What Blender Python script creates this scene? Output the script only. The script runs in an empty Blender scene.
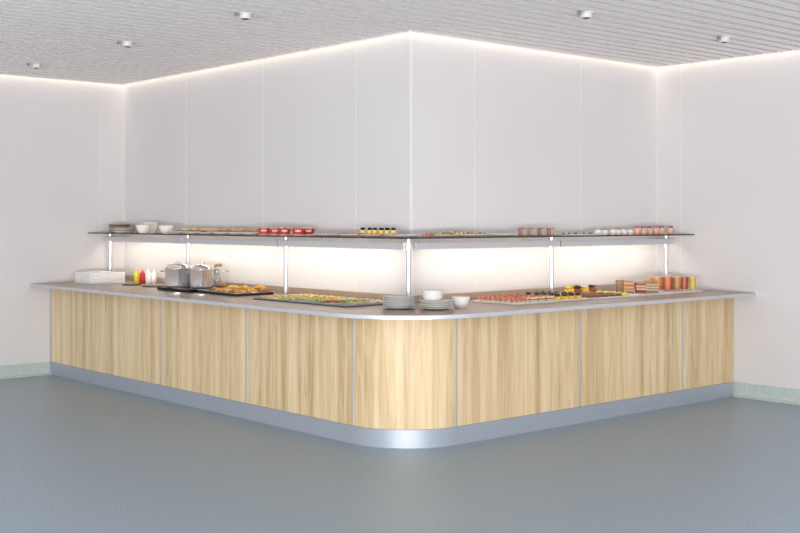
import bpy, bmesh, math, random
from mathutils import Vector, Matrix, noise
random.seed(7)
PI = math.pi
C = bpy.context.scene.collection
sc = bpy.context.scene

# ------------------------------------------------------------------ materials
MATS = {}
def nodes(name):
    m = bpy.data.materials.new(name); m.use_nodes = True
    nt = m.node_tree
    b = nt.nodes['Principled BSDF']
    return m, nt, b
def pm(name, col, rough=0.5, metal=0.0, var=0.06, scale=20.0, bump=0.0, spec=0.5, trans=0.0, coat=0.0, sub=0.0):
    """principled material with a little procedural colour variation"""
    if name in MATS: return MATS[name]
    m, nt, b = nodes(name)
    tc = nt.nodes.new('ShaderNodeTexCoord')
    n = nt.nodes.new('ShaderNodeTexNoise'); n.inputs['Scale'].default_value = scale; n.inputs['Detail'].default_value = 3
    r = nt.nodes.new('ShaderNodeValToRGB')
    d = [max(0, c*(1-var)) for c in col]; l = [min(1, c*(1+var)) for c in col]
    r.color_ramp.elements[0].position = .3; r.color_ramp.elements[1].position = .7
    r.color_ramp.elements[0].color = (*d, 1); r.color_ramp.elements[1].color = (*l, 1)
    nt.links.new(tc.outputs['Object'], n.inputs['Vector'])
    nt.links.new(n.outputs['Fac'], r.inputs['Fac'])
    nt.links.new(r.outputs['Color'], b.inputs['Base Color'])
    b.inputs['Roughness'].default_value = rough; b.inputs['Metallic'].default_value = metal
    b.inputs['Specular IOR Level'].default_value = spec
    b.inputs['Transmission Weight'].default_value = trans
    b.inputs['Coat Weight'].default_value = coat
    if bump:
        bp = nt.nodes.new('ShaderNodeBump'); bp.inputs['Strength'].default_value = bump; bp.inputs['Distance'].default_value = .004
        nt.links.new(n.outputs['Fac'], bp.inputs['Height']); nt.links.new(bp.outputs['Normal'], b.inputs['Normal'])
    MATS[name] = m
    return m

def emis(name, col, s):
    m, nt, b = nodes(name)
    b.inputs['Base Color'].default_value = (*col, 1)
    b.inputs['Emission Color'].default_value = (*col, 1)
    b.inputs['Emission Strength'].default_value = s
    MATS[name] = m
    return m

def wood_mat():
    m, nt, b = nodes('light_oak_veneer'); N = nt.nodes; L = nt.links
    tc = N.new('ShaderNodeTexCoord')
    oi = N.new('ShaderNodeObjectInfo')
    # shift the grain per panel
    sh = N.new('ShaderNodeVectorMath'); sh.operation = 'SCALE'; sh.inputs['Scale'].default_value = 1.0
    comb = N.new('ShaderNodeCombineXYZ')
    mul = N.new('ShaderNodeMath'); mul.operation = 'MULTIPLY'; mul.inputs[1].default_value = 17.0
    L.new(oi.outputs['Random'], mul.inputs[0]); L.new(mul.outputs[0], comb.inputs['X']); L.new(mul.outputs[0], comb.inputs['Z'])
    add = N.new('ShaderNodeVectorMath'); add.operation = 'ADD'
    L.new(tc.outputs['Object'], add.inputs[0]); L.new(comb.outputs[0], add.inputs[1])
    def stretch(sx, sz):
        mp = N.new('ShaderNodeMapping'); mp.inputs['Scale'].default_value = (sx, sx, sz)
        L.new(add.outputs[0], mp.inputs['Vector']); return mp
    # broad plank-to-plank tone
    m1 = stretch(5.0, 0.10); n1 = N.new('ShaderNodeTexNoise'); n1.inputs['Scale'].default_value = 2.2; n1.inputs['Detail'].default_value = 2
    L.new(m1.outputs[0], n1.inputs['Vector'])
    # cathedral figure
    m2 = stretch(9.0, 0.7); n2 = N.new('ShaderNodeTexNoise'); n2.inputs['Scale'].default_value = 1.3; n2.inputs['Detail'].default_value = 1.5; n2.inputs['Distortion'].default_value = .6
    L.new(m2.outputs[0], n2.inputs['Vector'])
    mm = N.new('ShaderNodeMath'); mm.operation = 'MULTIPLY'; mm.inputs[1].default_value = 34
    L.new(n2.outputs['Fac'], mm.inputs[0])
    sn = N.new('ShaderNodeMath'); sn.operation = 'SINE'; L.new(mm.outputs[0], sn.inputs[0])
    # fine pores
    m3 = stretch(60, 1.2); n3 = N.new('ShaderNodeTexNoise'); n3.inputs['Scale'].default_value = 2; n3.inputs['Detail'].default_value = 3
    L.new(m3.outputs[0], n3.inputs['Vector'])
    def madd(a, k, bnode=None, c=0):
        x = N.new('ShaderNodeMath'); x.operation = 'MULTIPLY_ADD'; x.inputs[1].default_value = k
        L.new(a, x.inputs[0])
        if bnode: L.new(bnode, x.inputs[2])
        else: x.inputs[2].default_value = c
        return x.outputs[0]
    v = madd(n1.outputs['Fac'], 1.25, None, -.60)
    v = madd(sn.outputs[0], .07, v)
    v = madd(n3.outputs['Fac'], .75, v)
    r = N.new('ShaderNodeValToRGB'); e = r.color_ramp.elements
    e[0].position = .05; e[0].color = (.45, .315, .165, 1)
    e[1].position = .85; e[1].color = (.80, .65, .43, 1)
    x = e.new(.42); x.color = (.66, .50, .295, 1)
    L.new(v, r.inputs['Fac']); L.new(r.outputs['Color'], b.inputs['Base Color'])
    b.inputs['Roughness'].default_value = .42; b.inputs['Specular IOR Level'].default_value = .35
    return m
WOOD = wood_mat()

def floor_mat():
    m, nt, b = nodes('speckled_vinyl_floor'); N = nt.nodes; L = nt.links
    tc = N.new('ShaderNodeTexCoord')
    n = N.new('ShaderNodeTexNoise'); n.inputs['Scale'].default_value = 90; n.inputs['Detail'].default_value = 2
    L.new(tc.outputs['Object'], n.inputs['Vector'])
    r = N.new('ShaderNodeValToRGB'); e = r.color_ramp.elements
    e[0].position = .36; e[0].color = (.225, .285, .330, 1)
    e[1].position = .66; e[1].color = (.37, .45, .505, 1)
    x = e.new(.46); x.color = (.302, .374, .430, 1)
    L.new(n.outputs['Fac'], r.inputs['Fac'])
    n2 = N.new('ShaderNodeTexNoise'); n2.inputs['Scale'].default_value = .7; L.new(tc.outputs['Object'], n2.inputs['Vector'])
    mx = N.new('ShaderNodeMix'); mx.data_type = 'RGBA'; mx.blend_type = 'MULTIPLY'
    r2 = N.new('ShaderNodeValToRGB'); r2.color_ramp.elements[0].color = (.93, .93, .93, 1); r2.color_ramp.elements[1].color = (1, 1, 1, 1)
    L.new(n2.outputs['Fac'], r2.inputs['Fac'])
    mx.inputs['Factor'].default_value = 1
    L.new(r.outputs['Color'], mx.inputs['A']); L.new(r2.outputs['Color'], mx.inputs['B'])
    L.new(mx.outputs['Result'], b.inputs['Base Color'])
    b.inputs['Roughness'].default_value = .36; b.inputs['Specular IOR Level'].default_value = .4
    return m
FLOOR = floor_mat()

def terrazzo():
    m, nt, b = nodes('speckled_green_skirting'); N = nt.nodes; L = nt.links
    tc = N.new('ShaderNodeTexCoord')
    n = N.new('ShaderNodeTexVoronoi'); n.inputs['Scale'].default_value = 70
    L.new(tc.outputs['Object'], n.inputs['Vector'])
    r = N.new('ShaderNodeValToRGB'); e = r.color_ramp.elements
    e[0].position = .1; e[0].color = (.34, .42, .40, 1); e[1].position = .6; e[1].color = (.47, .55, .53, 1)
    L.new(n.outputs['Distance'], r.inputs['Fac']); L.new(r.outputs['Color'], b.inputs['Base Color'])
    b.inputs['Roughness'].default_value = .45
    return m
SKIRT = terrazzo()

WALL = pm('painted_wall_panel', (.655, .636, .642), .42, var=.012, scale=1.5, spec=.3)
SEAM = pm('wall_panel_seam', (.715, .695, .70), .45, var=.02)
SLAT = pm('white_ceiling_slat', (.96, .91, .90), .6, var=.02)
GAPSHADE = pm('slat_gap_shade', (.57, .54, .535), .9, var=.03)  # darker tint that paints the shade between slats into the colour
STEEL = pm('brushed_steel', (.60, .62, .67), .36, .7, var=.03, scale=60)
PLINTH = pm('satin_steel_plinth', (.40, .44, .50), .42, .45, var=.03, scale=40)
EDGE = pm('bright_steel_edge', (.60, .60, .64), .32, .75, var=.02, scale=40)
POSTM = pm('polished_post', (.66, .66, .68), .25, .6, var=.01)
BARM = pm('anodised_bar', (.56, .56, .60), .42, .2, var=.02)
JOINT = pm('alu_joint', (.44, .46, .50), .4, .3, var=.03)
DARK = pm('near_black_matte', (.05, .05, .055), .6)  # plain near-black for cabinet carcasses and hob feet
TOP = pm('taupe_worktop', (.34, .245, .18), .28, 0, var=.03, scale=14, spec=.45)
UPST = pm('taupe_upstand', (.40, .31, .25), .3, 0, var=.05, scale=14)
CERAM = pm('white_ceramic', (.80, .79, .77), .22, var=.02)
CERAMG = pm('grey_ceramic', (.60, .60, .58), .3, var=.03)
CREAMC = pm('cream_ceramic', (.72, .67, .58), .35, var=.04)
STONE = pm('brown_stoneware', (.44, .37, .28), .45, var=.10, scale=12)
STONED = pm('dark_stoneware', (.22, .17, .13), .45, var=.10, scale=12)
PORC = pm('white_platter', (.86, .87, .89), .2, var=.01)
WHITEP = pm('white_plastic', (.86, .87, .88), .35, var=.01)
BLACKG = pm('black_glass', (.008, .008, .009), .35, var=.1, spec=.15)
CHROME = pm('polished_pot_steel', (.95, .95, .96), .12, .8, var=.02)
CHROMED = pm('handle_steel', (.55, .55, .56), .2, 1.0)
DTRAY = pm('dark_baking_tray', (.10, .10, .11), .35, .7)
TRAYRIM = pm('tray_rim', (.55, .56, .58), .3, .9)
TRIMW = pm('light_ceiling_metal', (.66, .64, .64), .5, 0, var=.01)
def glassm(name, col, rough=.03, alpha=.35):
    m, nt, b = nodes(name)
    tc = nt.nodes.new('ShaderNodeTexCoord'); n = nt.nodes.new('ShaderNodeTexNoise'); n.inputs['Scale'].default_value = 8
    r = nt.nodes.new('ShaderNodeValToRGB'); r.color_ramp.elements[0].color = (*[c*.95 for c in col], 1); r.color_ramp.elements[1].color = (*col, 1)
    nt.links.new(tc.outputs['Object'], n.inputs['Vector']); nt.links.new(n.outputs['Fac'], r.inputs['Fac']); nt.links.new(r.outputs['Color'], b.inputs['Base Color'])
    b.inputs['Roughness'].default_value = rough; b.inputs['Alpha'].default_value = alpha
    MATS[name] = m; return m
GLASS = glassm('clear_glass', (.92, .90, .86), .04, .05)
BGLASS = glassm('brown_tint_glass', (.30, .15, .10), .05, .22)
SHELF = glassm('smoked_glass', (.42, .38, .37), .1, .45)
SEDGE = pm('smoked_glass_edge', (.035, .025, .022), .25)

# ------------------------------------------------------------------ mesh helpers
def B(): return bmesh.new()
def box(bm, x0, x1, y0, y1, z0, z1, mi=0):
    v = [bm.verts.new(p) for p in ((x0,y0,z0),(x1,y0,z0),(x1,y1,z0),(x0,y1,z0),(x0,y0,z1),(x1,y0,z1),(x1,y1,z1),(x0,y1,z1))]
    for f in ((3,2,1,0),(4,5,6,7),(0,1,5,4),(1,2,6,5),(2,3,7,6),(3,0,4,7)):
        bm.faces.new([v[i] for i in f]).material_index = mi
    return v
def prism(bm, pts, z0, z1, mi=0):
    n = len(pts)
    a = [bm.verts.new((p[0], p[1], z0)) for p in pts]; b = [bm.verts.new((p[0], p[1], z1)) for p in pts]
    bm.faces.new(a[::-1]).material_index = mi; bm.faces.new(b).material_index = mi
    for i in range(n):
        j = (i+1) % n
        bm.faces.new((a[i], a[j], b[j], b[i])).material_index = mi
def lathe(bm, prof, c=(0,0,0), seg=28, mi=0, sx=1, sy=1, wob=0):
    rings = []
    for (r, z) in prof:
        if r < 1e-6: rings.append([bm.verts.new((c[0], c[1], c[2]+z))])
        else: rings.append([bm.verts.new((c[0]+sx*r*math.cos(2*PI*k/seg)*(1+wob*math.sin(5*2*PI*k/seg)), c[1]+sy*r*math.sin(2*PI*k/seg)*(1+wob*math.sin(5*2*PI*k/seg)), c[2]+z)) for k in range(seg)])
    for A_, B_ in zip(rings, rings[1:]):
        if len(A_) == 1 and len(B_) == 1: continue
        for k in range(seg):
            j = (k+1) % seg
            if len(A_) == 1: f = (A_[0], B_[j], B_[k])
            elif len(B_) == 1: f = (A_[k], A_[j], B_[0])
            else: f = (A_[k], A_[j], B_[j], B_[k])
            fc = bm.faces.new(f); fc.material_index = mi; fc.smooth = True
def tube(bm, pts, r, seg=10, mi=0):
    pts = [Vector(p) for p in pts]; rings = []
    for i, p in enumerate(pts):
        d = (pts[min(i+1, len(pts)-1)] - pts[max(i-1, 0)]).normalized()
        u = d.orthogonal().normalized() if i == 0 else (u - d*u.dot(d)).normalized()
        w = d.cross(u)
        rr = r[i] if isinstance(r, (list, tuple)) else r
        rings.append([bm.verts.new(p + rr*(math.cos(2*PI*k/seg)*u + math.sin(2*PI*k/seg)*w)) for k in range(seg)])
    for A_, B_ in zip(rings, rings[1:]):
        for k in range(seg):
            j = (k+1) % seg
            f = bm.faces.new((A_[k], A_[j], B_[j], B_[k])); f.smooth = True; f.material_index = mi
    bm.faces.new(rings[0][::-1]).material_index = mi; bm.faces.new(rings[-1]).material_index = mi
def blob(bm, c, sx, sy, sz, amp=.12, freq=18, sub=2, seed=0, mi=0, flat=True, rz=0):
    """rounded lumpy body resting on z = c.z"""
    r = bmesh.ops.create_icosphere(bm, subdivisions=sub, radius=1)
    off = Vector((seed*3.1, seed*1.7, seed*.9))
    R = Matrix.Rotation(rz, 3, 'Z')
    for v in r['verts']:
        k = 1 + amp*noise.noise(v.co*freq*.1 + off)*2
        p = v.co*k
        z = p.z
        if flat and z < -.55: z = -.55 - (z+.55)*.1
        q = R @ Vector((p.x*sx, p.y*sy, 0))
        v.co = (c[0]+q.x, c[1]+q.y, c[2] + (z+.6)/1.6*sz)
    for f in {f for v in r['verts'] for f in v.link_faces}: f.smooth = True; f.material_index = mi
    if flat:
        zm = min(v.co.z for v in r['verts'])
        for v in r['verts']: v.co.z += c[2]-zm
def obj(name, bm, mat, parent=None, loc=(0,0,0), rz=0, bevel=0, bseg=2):
    bmesh.ops.recalc_face_normals(bm, faces=bm.faces)
    ed = [e for e in bm.edges if len(e.link_faces) == 2 and e.link_faces[0].smooth != e.link_faces[1].smooth]
    for e in bm.edges:
        if len(e.link_faces) == 2 and all(f.smooth for f in e.link_faces) and e.calc_face_angle(0) > .9: e.smooth = False
    for e in ed: e.smooth = False
    me = bpy.data.meshes.new(name); bm.to_mesh(me); bm.free()
    for m in (mat if isinstance(mat, (list, tuple)) else [mat]): me.materials.append(m)
    o = bpy.data.objects.new(name, me); C.objects.link(o)
    o.location = loc; o.rotation_euler = (0, 0, rz)
    if parent: o.parent = parent
    if bevel:
        b = o.modifiers.new('bevel', 'BEVEL'); b.width = bevel; b.segments = bseg; b.limit_method = 'ANGLE'; b.angle_limit = .7
    return o
def tag(o, label, cat, group=None, kind=None):
    o['label'] = label; o['category'] = cat
    if group: o['group'] = group
    if kind: o['kind'] = kind
    return o
def thing(name, label, cat, loc=(0,0,0), rz=0, group=None):
    o = bpy.data.objects.new(name, None); C.objects.link(o)
    o.empty_display_size = .05
    o.location = loc; o.rotation_euler = (0, 0, rz)
    return tag(o, label, cat, group)
def struct(name, bm, mat, **k):
    o = obj(name, bm, mat, **k); o['kind'] = 'structure'; return o
def dup(root, loc, rz=0, label=None, group=None, mats=None):
    r = root.copy(); C.objects.link(r); r.location = loc; r.rotation_euler = (0, 0, rz)
    if label: r['label'] = label
    if group: r['group'] = group
    for ch in list(root.children):
        c = ch.copy(); C.objects.link(c); c.parent = r
        for g in ch.children:
            d = g.copy(); C.objects.link(d); d.parent = c
    return r

# ------------------------------------------------------------------ room
LA, LB, H = 4.57, 3.104, 3.0      # lengths of the two faces of the block, ceiling height
FAR = -9.0
bm = B(); box(bm, FAR, LB+.12, FAR, LA+.12, -.1, 0); struct('floor', bm, FLOOR)

def wall(name, x0, x1, y0, y1, seams, axis, face):
    """slab with thin panel joints on its visible face; axis = direction it runs, face = coordinate of the visible face"""
    bm = B(); box(bm, x0, x1, y0, y1, 0, 3.2)
    for s in seams:
        w = .005
        if axis == 'y': box(bm, face-.002, face+.01, s-w, s+w, 0, 3.02, 1)
        else: box(bm, s-w, s+w, face-.002, face+.01, 0, 3.02, 1)
    return struct(name, bm, [WALL, SEAM])
wall('wall_front_left', 0, .12, .12, LA, [.67, 1.99, 3.31], 'y', 0)
wall('wall_front_right', 0, LB, 0, .12, [.69, 2.01], 'x', 0)
wall('wall_left', FAR, .12, LA, LA+.12, [-.273, -1.6, -2.92, -4.24, -5.56], 'x', LA)
wall('wall_right', LB, LB+.12, FAR, .12, [-.272, -1.6, -2.92, -4.24, -5.56], 'y', LB)
# corner profiles
bm = B(); box(bm, -.006, .02, -.006, .02, 0, 3.02); struct('trim_1', bm, SEAM, bevel=.004)
bm = B(); box(bm, -.004, .0, LA-.006, LA, 0, 3.02); struct('trim_2', bm, SEAM)
bm = B(); box(bm, LB-.006, LB, -.004, 0, 0, 3.02); struct('trim_3', bm, SEAM)

# slatted ceiling, slats run along x
bm = B()
P = .1385; SW = .096; z0 = 2.992
y = -4.9
while y < LA - .07:
    y1 = min(y+SW, LA-.065)
    xe = LB-.065 if y1 < -.02 else -.065
    if y < -.065 < y1: y1 = -.065; xe = LB-.065
    if y1-y > .01:
        if not (-.065 <= y < 0 and False): box(bm, -5.0, xe, y, y1, z0, z0+.03)
    y += P
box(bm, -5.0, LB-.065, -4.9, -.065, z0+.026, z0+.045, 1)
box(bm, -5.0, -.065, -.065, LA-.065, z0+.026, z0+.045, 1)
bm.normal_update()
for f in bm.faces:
    if abs(f.normal.y) > .5: f.material_index = 1   # slat flanks painted with the gap shade
struct('ceiling', bm, [SLAT, GAPSHADE])
bm = B()  # closing board above the light gap
box(bm, -5.0, LB, -4.9, .0, 3.10, 3.12); box(bm, -5.0, 0, 0, LA, 3.10, 3.12)
struct('ceiling_cove_board', bm, SLAT)
# slim edge profile where the slats end
bm = B()
box(bm, -.075, -.063, -.063, LA-.063, z0-.004, z0+.06); box(bm, -.063, LB-.063, -.075, -.063, z0-.004, z0+.06)
box(bm, -5.0, -.075, LA-.075, LA-.063, z0-.004, z0+.06); box(bm, LB-.075, LB-.063, -4.9, -.075, z0-.004, z0+.06)
struct('trim_4', bm, SLAT)
# warm light line in the gap
COVE = emis('cove_light', (1.0, .91, .74), 4.6)
def cove(x0, x1, y0, y1, n):
    bm = B(); box(bm, x0, x1, y0, y1, 3.075, 3.09); struct(n, bm, COVE)
cove(-.055, -.01, -.055, LA-.01, 'trim_5'); cove(-.01, LB-.01, -.055, -.01, 'trim_6')
cove(-4.9, -.055, LA-.055, LA-.01, 'trim_7'); cove(LB-.055, LB-.01, -4.8, -.055, 'trim_8')

# coved skirting
def skirt(name, pts_fn):
    bm = B()
    prof = [(0, .127), (.006, .127), (.008, .05), (.016, .02), (.04, .002), (.04, 0), (0, 0)]
    a = [bm.verts.new(pts_fn(0, d, z)) for d, z in prof]; b = [bm.verts.new(pts_fn(1, d, z)) for d, z in prof]
    for i in range(len(prof)-1):
        f = bm.faces.new((a[i], a[i+1], b[i+1], b[i])); f.smooth = False
    bm.faces.new(a[::-1]); bm.faces.new(b)
    o = struct(name, bm, SKIRT)
D = .831; RP = .517; KH = .127
skirt('baseboard_left', lambda t, d, z: (-D-.001 if t else FAR, LA-d, z))
skirt('baseboard_right', lambda t, d, z: (LB-d, -D-.001 if t else FAR, z))

# ------------------------------------------------------------------ ceiling spotlights
def make_spot():
    t = thing('ceiling_spotlight', 'x', 'spotlight', (0,0,0), 0, 'white spotlights on the slatted ceiling')
    bm = B(); lathe(bm, [(0, 0), (.052, 0), (.052, -.006), (0, -.006)], (0,0,0)); obj('canopy', bm, TRIMW, t)
    bm = B(); lathe(bm, [(0, -.006), (.040, -.006), (.040, -.034), (.036, -.038), (.028, -.038), (.026, -.032), (0, -.032)]); h = obj('lamp_head', bm, TRIMW, t)
    bm = B(); lathe(bm, [(0, -.044), (.018, -.043), (.024, -.038), (.024, -.0325), (0, -.0325)]); obj('lens', bm, pm('dark_lens', (.06,.055,.05), .2), h)
    bm = B(); box(bm, -.085, -.068, -.012, .012, -.024, 0); obj('side_block', bm, pm('dark_grey_block', (.25,.25,.26), .4), t, rz=.0)  # small dark grey block beside the canopy
    return t
sp = [(-1.42, .13, 'nearest the block corner, left counter run'),
      (-1.42, 1.83, 'in the middle of the three over the left run'),
      (-1.42, 3.56, 'farthest back, close to the left wall'),
      (.33, -1.45, 'over the near part of the right counter run'),
      (1.99, -1.46, 'farthest right, over the far right counter run')]
s0 = make_spot()
for i, (x, y, w) in enumerate(sp):
    o = s0 if i == 0 else dup(s0, (0,0,0))
    o.location = (x, y, z0); o['label'] = 'small round ceiling spotlight ' + w

# ------------------------------------------------------------------ counter cabinets
ZP = .8955
def arc(r, n=32, cx=-D+RP, cy=-D+RP):
    return [(cx - r*math.sin(PI/2*(1-k/n)), cy - r*math.cos(PI/2*(1-k/n))) for k in range(n+1)]  # from (-x side) to (-y side)
def cabinet(kind, a, b, label):
    """kind A: along y on plane x=-D ; kind B: along x on plane y=-D ; kind K: curved corner"""
    t = thing('counter_cabinet', label, 'cabinet', (0,0,0), 0, 'oak fronted counter cabinets')
    j = .011
    bm = B(); bb = B(); bj = B()
    if kind == 'A':
        t.location = (-D, a, KH)
        box(bm, 0, .018, j, b-a-j, 0, ZP-KH); box(bb, .022, D-.34, j, b-a-j, -KH+.02, ZP-KH-.002)
        box(bj, .003, .02, -j, j, 0, ZP-KH)
        if b > LA-.1: bj2 = B(); box(bj2, -.002, .02, b-a-j-.012, b-a-.003, 0, ZP-KH); obj('wall_end_strip', bj2, JOINT, t)
    elif kind == 'B':
        t.location = (a, -D, KH)
        box(bm, j, b-a-j, 0, .018, 0, ZP-KH); box(bb, j, b-a-j, .022, D-.34, -KH+.02, ZP-KH-.002)
        box(bj, b-a-j, b-a+j if b < LB-.1 else b-a-.003, .003, .02, 0, ZP-KH)
    else:
        t.location = (0, 0, KH)
        o_, i_ = arc(RP), arc(RP-.018)
        o_ = [(-D, -D+RP-j)] + o_[1:-1] + [(-D+RP-j, -D)]
        i_ = [(-D+.018, -D+RP-j)] + i_[1:-1] + [(-D+RP-j, -D+.018)]
        n = len(o_)
        q = [[bm.verts.new((p[0], p[1], z)) for p in s] for s, z in ((o_, 0), (o_, ZP-KH), (i_, 0), (i_, ZP-KH))]
        for k in range(n-1):
            for (A_, B_) in ((0,1),(3,2),(1,3),(2,0)):
                f = bm.faces.new((q[A_][k], q[A_][k+1], q[B_][k+1], q[B_][k])); f.smooth = (A_ in (0,3))
        for k in (0, n-1): bm.faces.new((q[0][k], q[1][k], q[3][k], q[2][k]))
        prism(bb, arc(RP-.03) + [(-D+RP-.002, -D+.03), (-D+RP-.002, -D+RP-.002), (-D+.03, -D+RP-.002)], -KH+.02, ZP-KH-.002)
        box(bj, -D+RP-j, -D+RP+j, -D+.003, -D+.02, 0, ZP-KH)
    obj('carcass', bb, DARK, t)
    obj('front_panel', bm, WOOD, t)
    obj('joint_strip', bj, JOINT, t)
    return t
W = 1.324
ya = [-D+RP+k*W for k in range(4)] + [LA]
names = ['wide oak cabinet front just left of the curved corner', 'wide oak cabinet front, second to the left of the curved corner',
         'wide oak cabinet front, third to the left of the curved corner', 'narrow oak cabinet front against the left wall']
for k in range(4): cabinet('A', ya[k], ya[k+1], names[k])
cabinet('K', 0, 0, 'curved oak cabinet front at the rounded counter corner')
names = ['wide oak cabinet front just right of the curved corner', 'wide oak cabinet front, second to the right of the curved corner', 'narrow oak cabinet front against the right wall']
xb = [-D+RP+k*W for k in range(3)] + [LB]
for k in range(3): cabinet('B', xb[k], xb[k+1], names[k])

# plinth boards
def plinth(pts, label):
    bm = B(); n = len(pts)
    t = .012
    vs = []
    for i, p in enumerate(pts):
        a = Vector(pts[max(i-1,0)]); b = Vector(pts[min(i+1,n-1)]); d = (b-a).normalized(); nn = Vector((-d.y, d.x))
        q = Vector(p) + nn*t
        vs.append([bm.verts.new((p[0], p[1], 0)), bm.verts.new((p[0], p[1], KH-.002)), bm.verts.new((q.x, q.y, KH-.002)), bm.verts.new((q.x, q.y, 0))])
    for A_, B_ in zip(vs, vs[1:]):
        for k in range(4):
            f = bm.faces.new((A_[k], A_[(k+1)%4], B_[(k+1)%4], B_[k])); f.smooth = (k == 0 and n > 2)
    bm.faces.new(vs[0]); bm.faces.new(vs[-1][::-1])
    o = obj('plinth_board', bm, PLINTH); tag(o, label, 'plinth', 'steel plinth boards under the counter')
e = .001
plinth([(-D, LA-e), (-D, 2.97+e)], 'brushed steel plinth board under the counter beside the left wall')
plinth([(-D, 2.97-e), (-D, .36+e)], 'long straight brushed steel plinth board under the left counter run')
plinth([(-D, .36-e)] + arc(RP)+ [(1.62-e, -D)], 'brushed steel plinth board bending round the counter corner')
plinth([(1.62+e, -D), (LB-.041, -D)], 'straight brushed steel plinth board under the counter ending at the right wall')

# ------------------------------------------------------------------ worktop
ZT = .925; OV = 1.05; RO = RP + (OV-D)
t = thing('worktop', 'long taupe worktop with steel edge running round the corner', 'worktop', (0,0,0))
def outline(off, n=48):
    """outer edge from the left wall, round the corner, to the right wall; off = inset from the edge"""
    c = -D+RP; r = RO-off
    return [(-OV+off, LA)] + [(c - r*math.cos(PI/2*k/n), c - r*math.sin(PI/2*k/n)) for k in range(n+1)] + [(LB, -OV+off)]
bm = B(); prism(bm, outline(.006) + [(LB, -.002), (-.002, -.002), (-.002, LA)], ZT-.0255, ZT)
wt = obj('top_slab', bm, TOP, t)
bm = B(); o1, o2 = outline(0), outline(.006)
prof = [(0, ZT-.026), (0, ZT-.004), (1, ZT+.001), (1, ZT-.026)]
q = []
for a, b in zip(o1, o2):
    q.append([bm.verts.new((a[0], a[1], ZT-.026)), bm.verts.new((a[0], a[1], ZT-.005)), bm.verts.new((a[0]*.7+b[0]*.3, a[1]*.7+b[1]*.3, ZT+.0005)), bm.verts.new((b[0], b[1], ZT+.0005)), bm.verts.new((b[0], b[1], ZT-.026))])
for A_, B_ in zip(q, q[1:]):
    for k in range(5):
        f = bm.faces.new((A_[k], A_[(k+1)%5], B_[(k+1)%5], B_[k])); f.smooth = k in (0, 1)
bm.faces.new(q[0]); bm.faces.new(q[-1][::-1])
eb = obj('edge_band', bm, EDGE, t); eb['label'] = 'bright steel edge band'
bm = B(); box(bm, -.022, -.002, -.022, LA, ZT, ZT+.058); box(bm, -.002, LB, -.022, -.002, ZT, ZT+.058)
obj('upstand', bm, UPST, t, bevel=.002)

# ------------------------------------------------------------------ sneeze-guard shelf
SZ = 1.424
sh = thing('overshelf', 'smoked glass overshelf carried on steel posts along both walls', 'shelf', (0,0,0))
for nm, pts in (('glass_pane', [(-.42, LA), (-.42, -.42), (-.02, -.02), (-.02, LA)]), ('glass_pane', [(-.42, -.42), (LB, -.42), (LB, -.02), (-.02, -.02)])):
    bm = B(); prism(bm, pts, SZ, SZ+.010)
    for f in bm.faces:
        if abs(f.normal.z) < .5: f.normal_update()
    bm.normal_update()
    for f in bm.faces: f.material_index = 1 if abs(f.normal.z) < .5 else 0
    obj(nm, bm, [SHELF, SEDGE], sh)
PY = [4.50, 2.94, 1.357, -.2]; PX = [1.389, 2.975]
posts = [(-.2, y) for y in PY] + [(x, -.2) for x in PX]
for (x, y) in posts:
    bm = B(); lathe(bm, [(0, ZT+.0005), (.019, ZT+.0005), (.019, SZ), (0, SZ)], (0,0,0), 20)
    p = obj('post', bm, POSTM, sh, loc=(x, y, 0))
    bm = B(); lathe(bm, [(.0195, ZT), (.034, ZT+.0005), (.034, ZT+.006), (.0195, ZT+.009)], (0,0,0), 20)
    f = obj('base_flange', bm, STEEL, p)
    bm = B(); lathe(bm, [(0, SZ-.006), (.027, SZ-.006), (.027, SZ-.0005), (0, SZ-.0005)], (0,0,0), 20); obj('shelf_clamp', bm, STEEL, p)
LEDM = emis('led_diffuser', (1.0, .90, .78), 1.2)
def bar(p0, p1, axis):
    bm = B(); bl = B()
    zb, zt = 1.342, 1.392
    if axis == 'y':
        box(bm, -.246, -.220, p0, p1, zb, zt); box(bl, -.2195, -.217, p0+.03, p1-.03, zb+.008, zb+.03)
        caps = [(-.249, -.217, e_-.001, e_+.007) for e_ in (p0, p1-.006)]
    else:
        box(bm, p0, p1, -.246, -.220, zb, zt); box(bl, p0+.03, p1-.03, -.2195, -.217, zb+.008, zb+.03)
        caps = [(e_-.001, e_+.007, -.249, -.217) for e_ in (p0, p1-.006)]
    o = obj('light_bar', bm, BARM, sh, bevel=.002)
    obj('diffuser', bl, LEDM, o); 
    for cc in caps: bc = B(); box(bc, *cc, zb-.002, zt+.002); obj('end_cap', bc, EDGE, o)
bar(2.985, 4.54-.005, 'y'); bar(1.415, 2.975, 'y'); bar(-.185, 1.405, 'y')
bar(-.165, 1.44, 'x'); bar(1.452, 3.02, 'x')

# ------------------------------------------------------------------ real lamps: LED strips under the shelf
def area(name, loc, sx, sy, rot, power, col):
    l = bpy.data.lights.new(name, 'AREA'); l.shape = 'RECTANGLE'; l.size = sx; l.size_y = sy; l.energy = power; l.color = col
    o = bpy.data.objects.new(name, l); C.objects.link(o); o.location = loc; o.rotation_euler = rot
    return o
WARM = (1.0, .89, .73)
LP = 2.3
a = area('led_left', (-.205, LA/2, 1.352), .02, LA-.15, (0, math.radians(-20), 0), LP*LA, WARM)
a = area('led_right', (LB/2, -.205, 1.352), LB-.15, .02, (math.radians(20), 0, 0), LP*LB*.9, WARM)

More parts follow.
